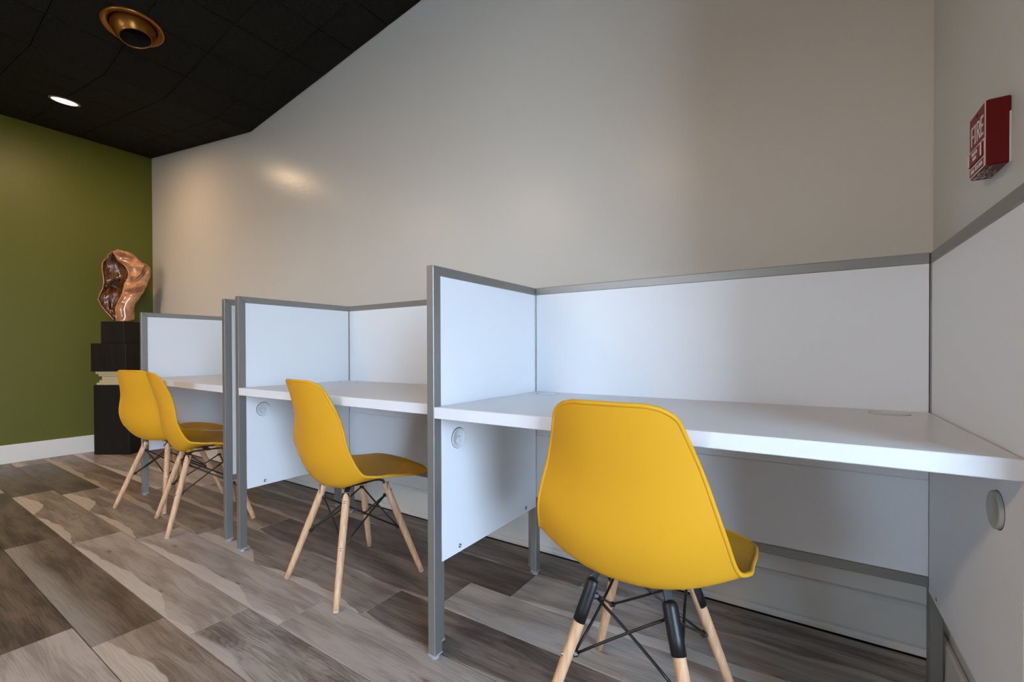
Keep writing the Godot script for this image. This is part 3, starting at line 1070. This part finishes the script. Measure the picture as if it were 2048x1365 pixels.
	# thin raised rim down the left edge of the hollow and along its inner lip
	for line in [0, nh]:
		var pts := []
		var rad := []
		for i in range(2, rows - 1, 2):
			pts.append(hollow_pts[i][line] + Vector3(0, 0, 0.001))
			rad.append(0.0035)
		put("rim", tube(pts, rad, 8), M.sculpture_tan, body)

func sheet(st: SurfaceTool, g: Array, out: Vector3, uv: Array) -> void:
	for i in g.size() - 1:
		for j in g[i].size() - 1:
			var q := [g[i][j], g[i + 1][j], g[i + 1][j + 1], g[i][j + 1]]
			if uv.size() > 0:
				face(st, q, out, [uv[i][j], uv[i + 1][j], uv[i + 1][j + 1], uv[i][j + 1]])
			else:
				face(st, q, out)

# ------------------------------------------------------------------ fire alarm pull station
func text_mesh(s: String, size: float, depth := 0.0006, wide := 1.0) -> Mesh:
	var f := SystemFont.new()
	f.font_names = PackedStringArray(["Droid Sans"])
	var tm := TextMesh.new()
	tm.text = s
	tm.font = f
	tm.font_size = 32
	tm.pixel_size = size / 32.0
	tm.depth = depth
	tm.curve_step = 2.0
	return tm

func build_pull_station() -> void:
	# local frame: x to the right as one looks at it (towards the camera along the wall), y up, z out of the wall
	var t := thing("fire_alarm_station", "red manual fire alarm pull station on the short pale wall", "fire alarm", Vector3(STUB_X, 1.3075, -1.235), -PI / 2)
	var hw := 0.049
	var hh := 0.0615
	var dp := 0.032
	var body := put("housing", box(Vector3(-hw, -hh, 0.0), Vector3(hw, hh, dp), 0.0022), M.red, t)
	put("back_plate", box(Vector3(-hw - 0.001, -hh - 0.001, 0.0), Vector3(hw + 0.0025, hh - 0.03, 0.003), 0.0008), M.white_scrape, t)
	put("face_plate", box(Vector3(-hw + 0.002, -hh + 0.002, dp - 0.001), Vector3(hw - 0.002, hh - 0.001, dp + 0.0015), 0.0008), M.red_face, t)
	var z := dp + 0.0015
	# white outlines
	for e in [[-0.046, -0.009, 0.046, -0.0062], [0.0445, -0.059, 0.0468, 0.060], [-0.046, -0.0412, 0.040, -0.0388], [-0.046, -0.0600, 0.046, -0.0576], [0.0395, -0.0576, 0.0412, -0.009]]:
		put("white_line", box(Vector3(e[0], e[1], z - 0.0004), Vector3(e[2], e[3], z + 0.0005), 0.0002), M.print_white, body)
	# push-in bar, a little recessed panel with pale ends
	put("push_bar", box(Vector3(-0.043, -0.0375, z - 0.0005), Vector3(0.0375, -0.0105, z + 0.003), 0.0012), M.red_face, body)
	for x in [-0.042, 0.030]:
		put("bar_end", box(Vector3(x, -0.036, z + 0.0028), Vector3(x + 0.0065, -0.012, z + 0.0036), 0.0003), M.print_white, body)
	put("reset_lock", lathe([Vector2(0.0035, -0.0005), Vector2(0.0035, 0.0006), Vector2(0.0, 0.0006)], 14, false), M.socket_dark, body, Transform3D(Basis(Vector3.RIGHT, PI / 2), Vector3(0.0, 0.052, z)))
	var lines := [["FIRE", 0.049, Vector3(0, 0.020, 0), 0.80, 1.0], ["PUSH IN", 0.0085, Vector3(-0.004, -0.019, 0.003), 1.0, 1.0], ["THEN", 0.0085, Vector3(-0.004, -0.029, 0.003), 1.0, 1.0], ["PULL \u25BC DOWN", 0.0105, Vector3(-0.003, -0.049, 0), 1.0, 1.0]]
	for l in lines:
		var xf := Transform3D(Basis.from_scale(Vector3(l[3], l[4], 1)), l[2] + Vector3(0, 0, z + 0.0003))
		put("lettering", text_mesh(l[0], l[1]), M.print_white, body, xf)
	# paint worn off along the lower edge: separate flakes
	var rng := RandomNumberGenerator.new()
	rng.seed = 3
	var fl := begin()
	for k in 46:
		var x := minf(rng.randf_range(-hw + 0.006, hw - 0.010), rng.randf_range(-hw + 0.006, hw - 0.006))
		var zz := dp - absf(rng.randfn(0, 0.4)) * dp
		if zz < 0.003:
			continue
		var lx := rng.randf_range(0.002, 0.009)
		chamfer_box(fl, Vector3(x - lx, -hh - 0.0003, zz - 0.0006), Vector3(minf(x + lx, hw - 0.002), -hh + 0.0004, zz + 0.0004), 0.0001)
	var wear := put("worn_paint", finish(fl), M.white_scrape, body)
	wear.set_meta("kind", "stuff")

# ------------------------------------------------------------------
func _ready() -> void:
	set_camera_and_light()
	materials()
	build_lamps()
	build_shell()
	build_floor()
	build_ceiling()
	carrel("white study carrel with grey metal frame nearest the camera, against the short wall", Vector3(-0.890, 0, -0.954), 0.0, 1.165, 0.586, 1, 0, 0.03)
	carrel("white study carrel in the middle of the row, one yellow chair at it", Vector3(-2.106, 0, -1.002), 0.0, 1.156, 0.578, 1, 0)
	carrel("white study carrel farthest from the camera, beside the dark plinth", Vector3(-3.458, 0, -1.074), deg_to_rad(-2.6), 1.160, 0.578, 1, 0)
	make_chair("yellow shell chair nearest the camera, its beech legs in black sleeves", Vector3(-0.327, 0, -1.079), deg_to_rad(-0.22), true)
	make_chair("yellow shell chair with bare beech legs at the middle carrel", Vector3(-1.512, 0, -1.158), deg_to_rad(-6.42), false)
	make_chair("yellow shell chair in front of the farthest carrel, overlapping the one behind", Vector3(-2.710, 0, -1.112), deg_to_rad(-12.37), false)
	make_chair("yellow shell chair farthest away, half hidden by the chair beside it near the plinth", Vector3(-3.213, 0, -1.139), deg_to_rad(18.3), false)
	build_pedestal()
	build_pull_station()
